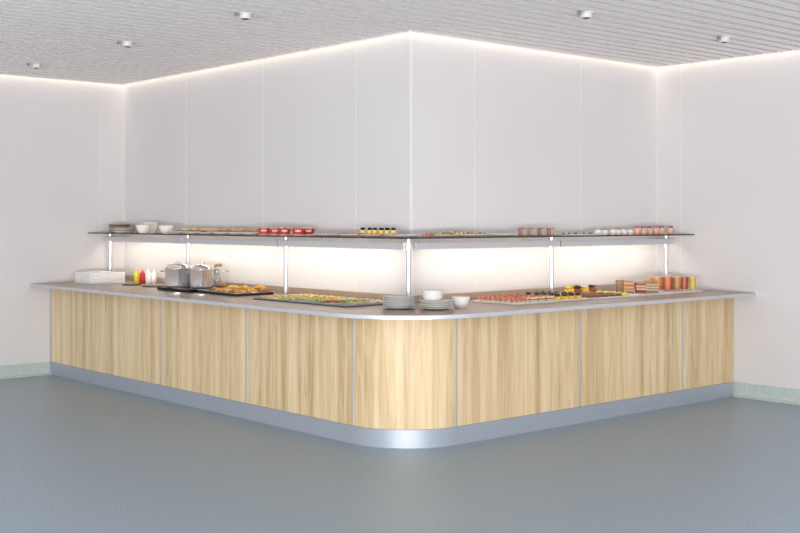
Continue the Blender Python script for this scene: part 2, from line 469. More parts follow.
# ------------------------------------------------------------------ crockery on the corner
def plate_bm(r, h=.016):
    bm = B(); lathe(bm, [(0, 0), (r*.62, 0), (r*.66, .002), (r*.97, h*.8), (r, h), (r*.985, h+.003), (r*.93, h), (r*.62, .006), (0, .006)], seg=40); return bm
def plate_stack(n, x, y, z, r, step, mat, desc, group, h=.016):
    first = None
    ordn = ['bottom', 'second from bottom', 'third from bottom', 'fourth from bottom', 'fifth from bottom', 'sixth from bottom', 'seventh from bottom', 'eighth from bottom']
    for k in range(n):
        w = 'topmost plate' if k == n-1 else ('bottom plate' if k == 0 else 'plate ' + ordn[k])
        if first is None:
            o = first = obj('dinner_plate', plate_bm(r, h), mat)
        else:
            o = first.copy(); C.objects.link(o)
        o.location = (x+random.uniform(-.0015,.0015), y+random.uniform(-.0015,.0015), z+k*step); o.rotation_euler = (0, 0, k)
        tag(o, f'{desc}, {w} of its stack', 'plate', group)
    return z + (n-1)*step
plate_stack(7, -.45, -.375, ZT, .117, .0125, CERAMG, 'grey-white plate left of the counter corner', 'left plate stack on the counter corner')
zt = plate_stack(5, -.29, -.595, ZT, .119, .0125, CERAMG, 'grey-white plate in the low pile carrying bowls', 'plates under the bowls on the counter corner')
def bowl_bm(r, h):
    bm = B(); lathe(bm, [(0, 0), (r*.5, 0), (r*.52, .006), (r*.78, h*.35), (r*.95, h*.75), (r, h), (r*.965, h+.001), (r*.9, h*.75), (r*.72, h*.38), (r*.4, .012), (0, .010)], seg=36); return bm
bw = None
for k, w in enumerate(('bottom', 'middle', 'top')):
    if bw is None: o = bw = obj('soup_bowl', bowl_bm(.077, .045), CERAM)
    else: o = bw.copy(); C.objects.link(o)
    o.location = (-.31, -.58, zt+.0065+k*.018)
    tag(o, f'white bowl, {w} one of the three nested on the plate pile', 'bowl', 'nested bowls on the plate pile')
o = obj('soup_bowl', bowl_bm(.072, .080), CERAM, loc=(-.045, -.59, ZT)); tag(o, 'single white deep bowl standing alone right of the plate piles', 'bowl')

# ------------------------------------------------------------------ white trays, bottles, hot plates (far left)
def shallow_tray_bm(sx, sy, h, t=.006, flare=.0):
    bm = B()
    o0 = [(0,0),(sx,0),(sx,sy),(0,sy)]
    def ring(i, z): return [bm.verts.new(p) for p in ((i,i,z),(sx-i,i,z),(sx-i,sy-i,z),(i,sy-i,z))]
    R_ = [ring(flare, 0), ring(0, h), ring(t, h), ring(t+flare, t)]
    for a, b in zip(R_, R_[1:]):
        for k in range(4): bm.faces.new((a[k], a[(k+1)%4], b[(k+1)%4], b[k]))
    bm.faces.new(R_[0][::-1]); bm.faces.new(R_[-1])
    return bm
tr = None
for k in range(5):
    if tr is None: o = tr = obj('serving_tray', shallow_tray_bm(.385, .33, .0225, .008, .004), WHITEP, bevel=.003)
    else: o = tr.copy(); C.objects.link(o)
    o.location = (-.68+random.uniform(-.002,.002), 3.99+random.uniform(-.002,.002), ZT+k*.0232)
    w = ['bottom', 'second from bottom', 'middle', 'second from top', 'topmost'][k]
    tag(o, f'white rectangular tray by the left wall, {w} of five stacked', 'tray', 'stack of white trays by the left wall')
def bottle(x, y, mat, label, tipmat, h=.15):
    t = thing('squeeze_bottle', label, 'bottle', (x, y, ZT), 0, 'condiment squeeze bottles')
    bm = B(); lathe(bm, [(0, 0), (.024, 0), (.027, .004), (.027, h*.74), (.024, h*.76), (.015, h*.80), (0, h*.80)]); obj('body', bm, mat, t)
    bm = B(); lathe(bm, [(.016, h*.80), (.017, h*.84), (.012, h*.87), (.005, h*.98), (.003, h), (0, h)]); obj('nozzle', bm, tipmat, t)
YEL = pm('mustard_yellow', (.85, .66, .03), .35); RED = pm('ketchup_red', (.58, .03, .03), .35)
bottle(-.225, 3.885, YEL, 'yellow squeeze bottle beside the stack of white trays', YEL, .145)
bottle(-.183, 3.845, RED, 'red squeeze bottle between the yellow and the white ones', RED, .14)
bottle(-.141, 3.805, WHITEP, 'white squeeze bottle next to the red one', WHITEP, .150)
bottle(-.100, 3.765, WHITEP, 'white squeeze bottle at the right end of the four', WHITEP, .14)
for (x, y, r, w) in ((-.40, 3.66, .095, 'smaller black round hot plate in front of the squeeze bottles'), (-.36, 3.27, .125, 'larger black round hot plate left of the steel pots')):
    t = thing('hot_plate', w, 'hot plate', (x, y, ZT))
    bm = B(); lathe(bm, [(0, 0), (r*.95, 0), (r*.95, .008), (0, .008)], seg=36); obj('cooking_surface', bm, BLACKG, t)
    bm = B(); lathe(bm, [(r*.96, 0), (r, 0), (r, .007), (r*.985, .010), (r*.96, .008), (r*.96, 0)], seg=36); obj('rim', bm, DTRAY, t)

# ------------------------------------------------------------------ hob and pots
t = thing('induction_hob', 'black glass induction hob under the three steel pots', 'hob', (-.61, 2.235, ZT))
bm = B(); box(bm, .0, .56, 0, .56, .004, .028); obj('body', bm, BLACKG, t, bevel=.003)
for (x, y) in ((.05,.05), (.51,.05), (.05,.51), (.51,.51)):
    bm = B(); lathe(bm, [(0, 0), (.018, 0), (.018, .007), (0, .007)], (x, y, 0), 12); obj('foot', bm, DARK, t)
ZH = ZT+.0285
BROWNL = pm('brown_lid', (.36, .22, .13), .3)
def pot(x, y, r, h, label, lid, hand=0.0):
    t = thing('stock_pot', label, 'pot', (x, y, ZH), hand, 'steel stock pots on the hob')
    bm = B(); lathe(bm, [(0, 0), (r*.93, 0), (r*.98, .006), (r, .02), (r, h-.004), (r*1.025, h), (r*1.02, h+.003), (r*.98, h), (r*.97, .012), (0, .008)], seg=40)
    obj('body', bm, CHROME, t)
    for s in (-1, 1):
        bm = B(); tube(bm, [(s*(r-.001), -.035, h-.03), (s*(r+.03), -.034, h-.026), (s*(r+.042), -.018, h-.024), (s*(r+.044), 0, h-.024), (s*(r+.042), .018, h-.024), (s*(r+.03), .034, h-.026), (s*(r-.001), .035, h-.03)], .005)
        obj('side_handle', bm, CHROMED, t)
    if lid:
        bm = B(); lathe(bm, [(r*1.0, h+.004), (r*1.03, h+.006), (r*.95, h+.018), (r*.7, h+.034), (r*.35, h+.044), (0, h+.047)], seg=40)
        l = obj('lid', bm, CHROME, t); l['label'] = 'polished domed lid'
        bm = B(); lathe(bm, [(r*1.005, h+.0035), (r*1.045, h+.0035), (r*1.045, h+.009), (r*1.005, h+.0105)], seg=40); obj('lid_rim', bm, BROWNL, l)
        bm = B(); lathe(bm, [(.006, h+.046), (.006, h+.052), (.016, h+.056), (.014, h+.061), (0, h+.062)], seg=16); obj('knob', bm, CHROMED, l)
    else:
        bm = B(); lathe(bm, [(0, h*.82), (r*.965, h*.82), (r*.965, h*.82-.004), (0, h*.82-.004)], seg=32)
        o = obj('soup', bm, pm('orange_soup', (.62, .25, .06), .3), None, loc=(x, y, ZH)); tag(o, 'orange soup filling the pot at the right end of the hob', 'soup', kind='stuff')
    return t
pot(-.475, 2.655, .115, .17, 'large polished steel pot at the left end of the hob', True, math.radians(-41))
pot(-.39, 2.38, .105, .165, 'polished steel pot in the middle of the hob', True, math.radians(-41))
p3 = pot(-.195, 2.505, .10, .165, 'polished steel pot at the right end of the hob with no lid', False, math.radians(-41))
t = thing('ladle', 'brown wooden ladle leaning out of the right steel pot', 'ladle', (-.195, 2.505, ZH+.12))
bm = B(); tube(bm, [(-.045, .0, .0), (-.02, -.005, .03), (.03, -.02, .075)], [.006, .006, .007]); obj('handle', bm, BROWNL, t)
bm = B(); blob(bm, (.04, -.022, .062), .042, .028, .03, amp=.03, seed=4); obj('ladle_bowl', bm, pm('ladle_wood', (.30,.17,.08), .5), t)

# ------------------------------------------------------------------ baking trays with pastries
def btray(x0, x1, y0, y1, label):
    t = thing('baking_tray', label, 'tray', (x0, y0, ZT))
    obj('pan', shallow_tray_bm(x1-x0, y1-y0, .024, .008, .008), DTRAY, t)
    bm = B()
    pts = [(0,0,.024),(x1-x0,0,.024),(x1-x0,y1-y0,.024),(0,y1-y0,.024),(0,0,.024)]
    for a, b in zip(pts, pts[1:]): tube(bm, [a, b], .0035, 6)
    obj('rolled_rim', bm, TRAYRIM, t)
btray(-.57, -.185, 1.545, 1.955, 'dark baking tray full of golden pastries in front of the upstand')
btray(-.545, -.17, 1.975, 2.20, 'small dark baking tray between the hob and the pastry tray')
GOLD = [pm('golden_pastry', (.66, .33, .06), .5, var=.35, scale=30, bump=.4), pm('pale_pastry', (.74, .46, .12), .5, var=.3, scale=30, bump=.4), pm('baked_brown_pastry', (.42, .15, .03), .5, var=.35, scale=30, bump=.4)]
def croissant_bm(L_, r, seed):
    bm = B(); pts = []; rad = []
    n = 9
    for i in range(n):
        u = i/(n-1)*2-1
        pts.append((u*L_/2, -.18*L_*(1-u*u)*-1 - .09*L_, r*.9))
        rad.append(max(.25*r, r*(1-u*u*.75)*(1+.13*(1 if i % 2 else -1))))
    tube(bm, pts, rad, 10)
    zm = min(v.co.z for v in bm.verts)
    for v in bm.verts: v.co.z -= zm
    return bm
protos = [obj('croissant', croissant_bm(.10, .021, k), GOLD[k]) for k in range(3)]
used = [False]*3
def place_proto(k, x, y, z, rz, label, cat, group, sc_=1.0):
    if not used[k]: o = protos[k]; used[k] = True
    else: o = protos[k].copy(); C.objects.link(o)
    o.location = (x, y, z); o.rotation_euler = (0, 0, rz); o.scale = (sc_,)*3
    return tag(o, label, cat, group)
cols = 5
n = 0
for r_ in range(3):
    for c_ in range(5):
        x = -.50 + r_*.125; y = 1.60 + c_*.077
        k = (0, 1, 0, 2, 1, 0, 1)[(r_*5+c_*3) % 7]
        rowname = ('front', 'middle', 'rear')[r_]
        colname = ('first', 'second', 'third', 'fourth', 'fifth')[c_]
        place_proto(k, x, y, ZT+.008, PI/2*0 + random.uniform(-.25, .25), f'golden croissant, {colname} from the right in the {rowname} row of the dark tray', 'croissant', 'golden croissants on the dark baking tray', 1.05)
for i, (x, y) in enumerate(((-.42, 1.68), (-.33, 1.76), (-.27, 1.64), (-.41, 1.84))):
    w = ('over the near corner', 'in the centre', 'at the right back', 'toward the left end')[i]
    place_proto(i % 2, x, y, ZT+.036, random.uniform(-1, 1), f'golden croissant lying on top of the tray pile {w}', 'croissant', 'croissants piled on top', 1.0)
for i, (x, y) in enumerate(((-.44, 2.05), (-.42, 2.12), (-.33, 2.06), (-.30, 2.13), (-.24, 2.04))):
    bm = B(); blob(bm, (0,0,0), .034, .030, .042, amp=.18, seed=i+20)
    o = obj('bread_roll', bm, GOLD[(i+2) % 3], loc=(x, y, ZT+.009), rz=i)
    tag(o, 'browned round roll ' + ('at the front of', 'second from the front on', 'in the middle of', 'fourth from the front on', 'at the back of')[i] + ' the small dark tray by the pots', 'bread roll', 'rolls on the small tray')
o = obj('bread_roll', (lambda b: (blob(b, (0,0,0), .036, .03, .038, amp=.18, seed=31), b)[1])(B()), GOLD[2], loc=(-.36, 2.095, ZT+.052)); tag(o, 'dark browned roll on top of the small pile by the pots', 'bread roll')

# ------------------------------------------------------------------ salad pans flush in a wooden tray
t = thing('salad_display_tray', 'long low wooden tray holding the salad pans before the left upstand', 'tray', (-.655, -.02, ZT))
TW = pm('pale_tray_wood', (.66, .54, .36), .45, var=.1, scale=9)
obj('board', (lambda b: (box(b, 0, .555, 0, 1.19, 0, .006), b)[1])(B()), TW, t)
obj('front_edge', (lambda b: (box(b, -.006, 0, 0, 1.19, 0, .007), b)[1])(B()), DTRAY, t)
obj('near_edge', (lambda b: (box(b, -.006, .555, -.006, 0, 0, .007), b)[1])(B()), DTRAY, t)
salads = {
 (0,5): ('golden noodle salad', (.78,.52,.16)), (0,4): ('yellow pasta salad', (.80,.58,.18)), (0,3): ('chopped green lettuce', (.30,.46,.08)),
 (0,2): ('shredded pale green lettuce', (.38,.52,.12)), (0,1): ('dark red bean salad', (.34,.06,.05)), (0,0): ('green cucumber salad', (.28,.45,.12)),
 (1,5): ('golden potato slices', (.82,.62,.26)), (1,4): ('golden roasted cubes', (.74,.44,.10)), (1,3): ('orange grated carrot', (.78,.36,.06)),
 (1,2): ('mixed green and yellow salad', (.52,.54,.12)), (1,1): ('brown mushroom salad', (.42,.20,.10)), (1,0): ('cream coloured salad', (.80,.70,.50))}
pan0 = None
for (r_, c_), (nm, col) in salads.items():
    x = -.648 + r_*.272; y = -.012 + c_*.197
    rowd = ('front', 'rear')[r_]; cold = ('nearest the corner', 'second from the corner', 'third from the corner', 'fourth from the corner', 'fifth from the corner', 'farthest from the corner')[c_]
    if pan0 is None: o = pan0 = obj('salad_pan', shallow_tray_bm(.262, .187, .010, .004, .003), STEEL)
    else: o = pan0.copy(); C.objects.link(o)
    o.location = (x, y, ZT+.0065)
    tag(o, f'shallow steel pan of {nm}, {rowd} row, {cold}', 'pan', 'shallow salad pans')
    bm = B(); rnd = random.Random(r_*10+c_)
    for k in range(60):
        px, py = rnd.uniform(.022, .24), rnd.uniform(.022, .165)
        s = rnd.uniform(.010, .020)
        hh = .008 + .008*math.sin(PI*px/.262)*math.sin(PI*py/.187)
        blob(bm, (px, py, .005+rnd.uniform(0,.4)*hh), s, s*rnd.uniform(.5,1), hh*.75, amp=.3, sub=1, seed=k, flat=False, rz=rnd.uniform(0,3), mi=rnd.choice((0,0,1)))
    zm = min(v.co.z for v in bm.verts)
    for v in bm.verts: v.co.z += .0045-zm
    ca = pm('food_'+nm.replace(' ', '_'), col, .5, var=.35, scale=60); 
    alt = {'green': (.55,.62,.25), 'red': (.62,.12,.08), 'golden': (.88,.70,.34), 'yellow': (.55,.60,.14), 'orange': (.85,.55,.15), 'brown': (.65,.42,.22), 'cream': (.50,.30,.14)}
    key = next((k for k in alt if k in nm), 'golden')
    cb = pm('food_alt_'+key, alt[key], .5, var=.3, scale=60)
    f = obj(nm.replace(' ', '_'), bm, [ca, cb], loc=(x, y, ZT+.0065)); tag(f, f'{nm} in the {rowd} row pan {cold}', 'salad', kind='stuff')

# ------------------------------------------------------------------ white platters on the right run
def platter(x0, x1, y0, y1, label):
    o = obj('platter', shallow_tray_bm(x1-x0, y1-y0, .014, .012, .003), PORC, loc=(x0, y0, ZT), bevel=.003)
    tag(o, label, 'platter', 'white rectangular platters on the right counter run')
ZF = ZT+.0125
platter(.43, .92, -.69, -.22, 'white platter with pink bites and small sandwiches')
platter(.965, 1.30, -.66, -.25, 'white platter of yellow tartlets with dark tops')
platter(1.345, 1.93, -.68, -.27, 'white platter of flat brown biscuits and lemon wedges')
platter(1.97, 2.42, -.68, -.215, 'white platter under the layered cake slices')
platter(2.46, 2.88, -.66, -.22, 'white platter under the juice glasses, near the right wall')
platter(1.63, 2.08, -.195, -.05, 'narrow white platter of cream buns against the upstand')

PINK = pm('pink_ham', (.70, .24, .17), .45, var=.5, scale=60); CREAM = pm('cream_filling', (.70, .56, .42), .45, var=.08)
ORNG = pm('orange_topping', (.55, .13, .03), .45, var=.35, scale=70); CHOC = pm('dark_chocolate', (.03, .012, .008), .3, var=.3)
YFOOD = pm('egg_yellow', (.80, .50, .05), .45, var=.25, scale=50); BREAD = pm('brown_bread', (.40, .20, .09), .6, var=.3, scale=50)
GREENF = pm('herb_green', (.25, .36, .08), .5, var=.3); REDF = pm('tomato_red', (.62, .07, .04), .35, var=.2); MEAT = pm('browned_meat', (.26, .09, .03), .5, var=.4, scale=60)
def proto_bite(mats, name, top='blob', s=.019, h1=.016, h2=.012):
    t = thing(name, 'x', 'canape')
    bm = B(); lathe(bm, [(0, 0), (s, 0), (s*1.05, h1*.5), (s, h1), (0, h1)], seg=12); obj('base', bm, mats[0], t)
    bm = B(); blob(bm, (0, 0, h1*.85), s*.85, s*.8, h2*1.2, amp=.25, seed=3, sub=1, freq=20); obj('topping', bm, mats[1], t)
    return t
def grid(proto, xs, ys, z, labelfn, group, cat=None, jit=.004):
    k = 0
    for i, x in enumerate(xs):
        for j, y in enumerate(ys):
            o = proto if k == 0 else dup(proto, (0,0,0))
            o.location = (x+random.uniform(-jit, jit), y+random.uniform(-jit, jit), z); o.rotation_euler = (0, 0, random.uniform(0, 6))
            o['label'] = labelfn(i, j); o['group'] = group
            if cat: o['category'] = cat
            k += 1
ORD = ['first', 'second', 'third', 'fourth', 'fifth', 'sixth', 'seventh', 'eighth', 'ninth', 'tenth', 'eleventh', 'twelfth', 'thirteenth', 'fourteenth', 'fifteenth']
def lin(a, b, n): return [a + (b-a)*i/max(1, n-1) for i in range(n)]
# platter 1: pink bites on the left, sandwiches along the front, orange ones behind
p = proto_bite([CREAM, PINK], 'salmon_canape', s=.021, h1=.010, h2=.026)
grid(p, lin(.463, .605, 4), lin(-.645, -.27, 8), ZF, lambda i, j: f'pink topped canape on a platter, column {ORD[i]} from its left, {ORD[j]} from front', 'pink canapes')
p = proto_bite([CREAM, ORNG], 'tomato_canape', s=.021, h1=.010, h2=.026)
grid(p, lin(.66, .765, 3), lin(-.48, -.27, 5), ZF, lambda i, j: f'orange topped canape, {ORD[i]} column right of the pink ones, {ORD[j]} from front', 'orange canapes')
p = proto_bite([YFOOD, ORNG], 'egg_canape', s=.021, h1=.020, h2=.020)
grid(p, lin(.83, .885, 2), lin(-.48, -.27, 5), ZF, lambda i, j: f'yellow egg canape with orange top, {ORD[i]} column behind the sandwiches, {ORD[j]} from front', 'yellow canapes')
def sandwich():
    t = thing('mini_sandwich', 'x', 'sandwich')
    bm = B(); box(bm, -.033, .033, -.02, .02, 0, .014); obj('bread_base', bm, CREAM, t, bevel=.003)
    bm = B(); box(bm, -.034, .034, -.021, .021, .0142, .022); obj('filling', bm, MEAT, t, bevel=.002)
    bm = B(); box(bm, -.033, .033, -.02, .02, .0222, .036); obj('bread_lid', bm, pm('pale_bread', (.72,.58,.44), .6, var=.1), t, bevel=.003)
    bm = B(); blob(bm, (0,0,.0362), .024, .014, .010, amp=.3, sub=1, seed=9); obj('garnish', bm, ORNG, t)
    return t
p = sandwich()
for k, (x, y) in enumerate([(.67, -.64), (.765, -.635), (.865, -.64), (.67, -.57), (.765, -.575), (.865, -.57)]):
    o = p if k == 0 else dup(p, (0,0,0))
    o.location = (x, y, ZF); o.rotation_euler = (0, 0, random.uniform(-.15, .15))
    o['label'] = f'layered mini sandwich, {ORD[k%3]} from the left, {("front","second")[k//3]} row, platter of pink bites'; o['group'] = 'mini sandwiches'
# platter 2: yellow tartlets with chocolate tops
p = thing('chocolate_tartlet', 'x', 'tartlet')
bm = B(); lathe(bm, [(0, 0), (.024, 0), (.031, .022), (.029, .024), (0, .021)], seg=16); obj('tart_shell', bm, YFOOD, p)
bm = B(); blob(bm, (0, 0, .0225), .024, .022, .030, amp=.2, seed=5, sub=2, freq=16); obj('chocolate_top', bm, CHOC, p)
grid(p, lin(1.005, 1.25, 4), lin(-.605, -.305, 5), ZF, lambda i, j: f'yellow tartlet with dark top, {ORD[i]} column from left, {ORD[j]} from front', 'chocolate topped tartlets', jit=.006)
# platter 3: brown biscuits, lemon wedges
p = obj('biscuit', (lambda b: (blob(b, (0,0,0), .034, .032, .022, amp=.15, seed=8), b)[1])(B()), MEAT); tag(p, 'x', 'biscuit')
k = 0
for i, x in enumerate(lin(1.395, 1.76, 5)):
    for j, y in enumerate(lin(-.60, -.34, 4)):
        o = p if k == 0 else dup(p, (0,0,0)); k += 1
        o.location = (x, y, ZF); o.rotation_euler = (0, 0, random.uniform(0, 6)); o['group'] = 'brown biscuits'
        o['label'] = f'flat browned biscuit, {ORD[i]} column from the left, {ORD[j]} from the front of its platter'
LEM = pm('lemon_yellow', (.78, .70, .10), .4, var=.2)
lw = B(); 
for s_ in range(1):
    lathe(lw, [(0, -.03), (.012, -.024), (.020, -.012), (.022, 0), (.020, .012), (.012, .024), (0, .03)], (0,0,.02), 14)
for v in lw.verts: v.co = Vector((v.co.z-.02, v.co.y, max(0, v.co.x+.004)))
p = obj('lemon_wedge', lw, LEM); tag(p, 'x', 'lemon wedge')
for k, (x, y) in enumerate([(1.85, -.60), (1.87, -.53), (1.85, -.46), (1.87, -.39), (1.86, -.33), (1.80, -.62)]):
    o = p if k == 0 else dup(p, (0,0,0)); o.location = (x, y, ZF); o.rotation_euler = (0, 0, k*1.3); o['group'] = 'lemon wedges'
    o['label'] = 'yellow lemon wedge at the right of the biscuits, ' + ('first from the front', 'second from the front', 'third from the front', 'fourth from the front', 'at the very back', 'in the front corner')[k]
# narrow platter: cream buns
p = None
for k, (x, c, w) in enumerate(((1.71, 0, 'pale yellow cream bun at the left end of the narrow platter'), (1.81, 1, 'dark chocolate bun, left one of two'), (1.905, 0, 'pale yellow cream bun between the two dark buns'), (2.00, 1, 'dark chocolate bun at the right end of the narrow platter'))):
    t = thing('cream_bun', w, 'bun', (x, -.122, ZF), k, 'buns on the narrow platter')
    bm = B(); blob(bm, (0,0,0), .048, .046, .045, amp=.12, seed=k+40); obj('bun', bm, YFOOD if c == 0 else MEAT, t)
    bm = B(); blob(bm, (0,0,.038), .036, .034, .028, amp=.3, seed=k+50, freq=22); obj('topping', bm, [YFOOD, CREAM][k//2] if c == 0 else CHOC, t)
# cake slices / layered sandwiches
rot = -.719
def cake(x, y, w, h, cols, label, rz=rot):
    t = thing('layered_cake', label, 'cake', (x, y, ZF), rz, 'layered cake slices')
    n = len(cols); z = 0
    for k, m in enumerate(cols):
        dz = h/n; i = .002 if k % 2 else 0
        bm = B(); box(bm, -w/2+i, w/2-i, -.04+i, .04-i, z+.0002, z+dz)
        obj('cake_layer', bm, m, t, bevel=.0015); z += dz
GREYB = pm('hazelnut_sponge', (.30, .20, .14), .7, var=.2); SPO = pm('orange_sponge', (.48, .19, .08), .6, var=.2); DRED = pm('dark_red_sponge', (.26, .07, .05), .6, var=.2); TAN = pm('tan_sponge', (.36, .22, .11), .6, var=.2); WCR = pm('white_cream_layer', (.60, .42, .28), .5, var=.05)
cake(2.16, -.315, .075, .105, [GREYB, TAN, GREYB, GREYB, TAN, GREYB], 'grey-brown layered cake slice at the left end of the row')
cake(2.155, -.40, .085, .100, [SPO, WCR, SPO, WCR, SPO, SPO, WCR, SPO], 'orange and cream layered cake slice, second in the row')
cake(2.21, -.49, .085, .090, [DRED, DRED, WCR, SPO, WCR, DRED, SPO], 'dark red and cream layered cake slice, third in the row')
cake(2.283, -.545, .105, .095, [TAN, GREYB, WCR, GREYB, WCR, GREYB, WCR, TAN, GREYB], 'brown and cream striped layered cake slice, nearest the juice glasses')
# juice glasses
def juice(x, y, col, label, h=.128):
    t = thing('juice_glass', label, 'glass', (x, y, ZF), 0, 'glasses of juice near the right wall')
    bm = B(); lathe(bm, [(0, 0), (.033, 0), (.034, .002), (.040, h), (.0385, h), (.0330, .008), (0, .006)], seg=24); obj('tumbler', bm, GLASS, t)
    bm = B(); lathe(bm, [(0, .0085), (.0315, .0085), (.0365, h*.93), (0, h*.93)], seg=24)
    obj('juice', bm, pm('juice_%s' % label.split()[0], col, .25, var=.12, scale=30), t)
jz = [(2.572, -.393, (.66,.28,.01), 'amber juice in a tumbler, leftmost of the front row'), (2.641, -.454, (.62,.11,.01), 'coral juice in a tumbler, second of the front row'),
      (2.706, -.510, (.44,.17,.01), 'brownish juice in a tumbler, third of the front row'), (2.803, -.518, (.46,.06,.01), 'red juice in a tumbler, fourth of the front row'), (2.809, -.601, (.56,.38,.01), 'lime-yellow juice in a tumbler, rightmost of the front row')]
for a_ in jz: juice(*a_)
juice(2.69, -.375, (.72,.20,.12), 'pinkish juice in a tumbler behind the coral and brownish ones')
juice(2.755, -.435, (.66,.16,.08), 'crimson juice in a tumbler behind the brownish and red ones')
juice(2.62, -.305, (.74,.40,.12), 'orange juice in a tumbler behind the amber one')

# ------------------------------------------------------------------ things on the glass shelf
ZS = SZ+.0102
# stoneware plates and bowls (left end)
def stack2(n, x, y, r, step, mats, desc, group, h):
    for k in range(n):
        o = obj('stoneware_plate', plate_bm(r, h), mats[k % len(mats)], loc=(x, y, ZS+k*step)); 
        tag(o, f'{desc}, ' + ('bottom one' if k == 0 else 'topmost one' if k == n-1 else ORD[k]+' from bottom'), 'plate', group)
stack2(7, -.15, 4.39, .112, .0115, [STONE, STONE, CREAMC, STONE, STONE, STONED], 'brown stoneware plate at the far left end of the shelf', 'tall stoneware plate stack', .016)
stack2(4, -.31, 4.02, .095, .012, [CREAMC, STONE, CREAMC, STONE], 'tan stoneware plate beside the cream bowls', 'low stoneware plate stack', .016)
def sbowl(x, y, z, label, r=.065, h=.07, m=CREAMC):
    o = obj('shelf_bowl', bowl_bm(r, h), m, loc=(x, y, z)); tag(o, label, 'bowl', 'cream bowls on the shelf')
SB = pm('off_white_bowl', (.88, .84, .76), .3, var=.03)
sbowl(-.33, 3.56, ZS, 'off-white bowl at the shelf front, next to the tan plates', .074, .080, SB)
sbowl(-.15, 3.735, ZS, 'off-white bowl at the back of the shelf carrying another bowl', .072, .075, SB)
sbowl(-.15, 3.735, ZS+.028, 'off-white bowl resting in the rear bowl, highest of all', .078, .078, SB)
sbowl(-.28, 3.20, ZS, 'off-white bowl standing apart to the right of the bowl group', .076, .075, SB)
# row of glass dishes with rolls on wire racks behind
dish = None
for k, y in enumerate((2.937, 2.668, 2.409, 2.159, 1.918, 1.70)):
    if dish is None: o = dish = obj('oval_dish', (lambda b: (lathe(b, [(0,0),(.07,0),(.11,.018),(.108,.020),(.07,.006),(0,.005)], seg=32, sx=.62, sy=1.0), b)[1])(B()), CERAM)
    else: o = dish.copy(); C.objects.link(o)
    o.location = (-.335, y, ZS); tag(o, f'empty white oval dish at the shelf front edge, {ORD[k]} from the left', 'dish', 'empty oval dishes')
def rack(x, y0, y1, label):
    t = thing('wire_rack', label, 'rack', (x, y0, ZS), 0, 'wire racks on the left shelf')
    L_ = y1-y0
    bm = B()
    for q_ in lin(0, L_, 2): tube(bm, [(-.06, q_, .026), (.10, q_, .026)], .002, 6)
    for q_ in lin(-.06, .10, 9): tube(bm, [(q_, 0, .026), (q_, L_, .026)], .0016, 6)
    obj('grid', bm, CHROMED, t)
    for (a, b) in ((-.06, 0), (.10, 0), (-.06, L_), (.10, L_)):
        bm = B(); tube(bm, [(a, b, 0), (a, b, .026)], .003, 6); obj('leg', bm, CHROMED, t)
rack(-.18, 1.72, 2.40, 'wire rack of orange-brown rolls left of the red cups'); rack(-.18, 2.44, 3.08, 'wire rack of pale rolls right of the bowls')
PB = [pm('shelf_roll_orange', (.66, .30, .12), .55, var=.25), pm('shelf_roll_pale', (.72, .54, .27), .55, var=.2), pm('shelf_roll_tan', (.66, .44, .26), .55, var=.25)]
pr_ = [obj('shelf_roll', (lambda b: (blob(b, (0,0,0), .032, .030, .030, amp=.2, seed=60+k), b)[1])(B()), PB[k]) for k in range(3)]
us = [0]*3
for k, y in enumerate(lin(1.76, 2.36, 10) + lin(2.48, 3.04, 9)):
    m_ = (0, 2, 0, 0, 2, 0, 1, 0, 2, 0, 1, 2, 1, 1, 0, 1, 2, 1, 1)[k]
    o = pr_[m_] if not us[m_] else pr_[m_].copy()
    if us[m_]: C.objects.link(o)
    us[m_] = 1
    o.location = (-.19, y, ZS+.0282); o.rotation_euler = (0, 0, k)
    colr = ('orange-brown', 'pale', 'tan')[m_]
    if k < 10: w = f'{ORD[k]} from the right on the rack next to the red cups'
    else: w = f'{ORD[k-10]} from the right on the rack next to the bowls'
    tag(o, f'small {colr} roll, {w}', 'roll', 'rolls on the wire racks')
o = obj('fruit', (lambda b: (blob(b, (0,0,0), .034, .034, .026, amp=.1, seed=77), b)[1])(B()), pm('dark_red_fruit', (.20,.04,.03), .4), loc=(-.335, 2.44, ZS+.006)); tag(o, 'small dark red fruit lying in the third oval dish', 'fruit')
# red paper cups with snacks
REDC = pm('red_paper_cup', (.50, .025, .04), .4, var=.12); WHT = pm('printed_white', (.92,.80,.80), .5)
def snack(y, x, label, col):
    t = thing('snack_cup', label, 'cup', (x, y, ZS), 2.52, 'red paper snack cups')
    bm = B(); lathe(bm, [(0, .003), (.043, .003), (.052, .056), (.050, .056), (.042, .008), (0, .008)], seg=24); obj('paper_cup', bm, REDC, t)
    bm = B(); lathe(bm, [(0, 0), (.045, 0), (.046, .010), (0, .010)], seg=24); obj('base_ring', bm, CREAM, t)
    bm = B()  # blurred lettering wrapped round the front
    for k in range(5):
        a = PI/2*1 + (k-2)*.20
        for s in ((-.06, .0), (.05, .0)):
            aa = a+s[0]; r = .0515
            h0, h1 = .033, (.047 if (k in (0, 2, 4)) == (s[0] < 0) else .042)
            c_, s__ = math.cos(aa), math.sin(aa)
            v = []
            for dr in (0, .0012):
                for (da, z) in ((-.035, h0), (.035, h0), (.035, h1), (-.035, h1)):
                    rr = .0435 + (z/.056)*.0085 + dr
                    v.append(bm.verts.new((rr*math.cos(aa+da), rr*math.sin(aa+da), z)))
            for f in ((0,1,2,3), (4,5,6,7), (0,1,5,4), (1,2,6,5), (2,3,7,6), (3,0,4,7)): bm.faces.new([v[i] for i in f])
    obj('white_print', bm, WHT, t)
    bm = B(); rn = random.Random(int(y*100))
    for k in range(7): blob(bm, (rn.uniform(-.026,.026), rn.uniform(-.026,.026), .048), .018, .014, .024, amp=.3, sub=1, seed=k, mi=k % 2)
    obj('filling', bm, [col, GREENF if y < 1.4 else PB[1]], t)
ys = (1.534, 1.37, 1.235, 1.045, 1.08)
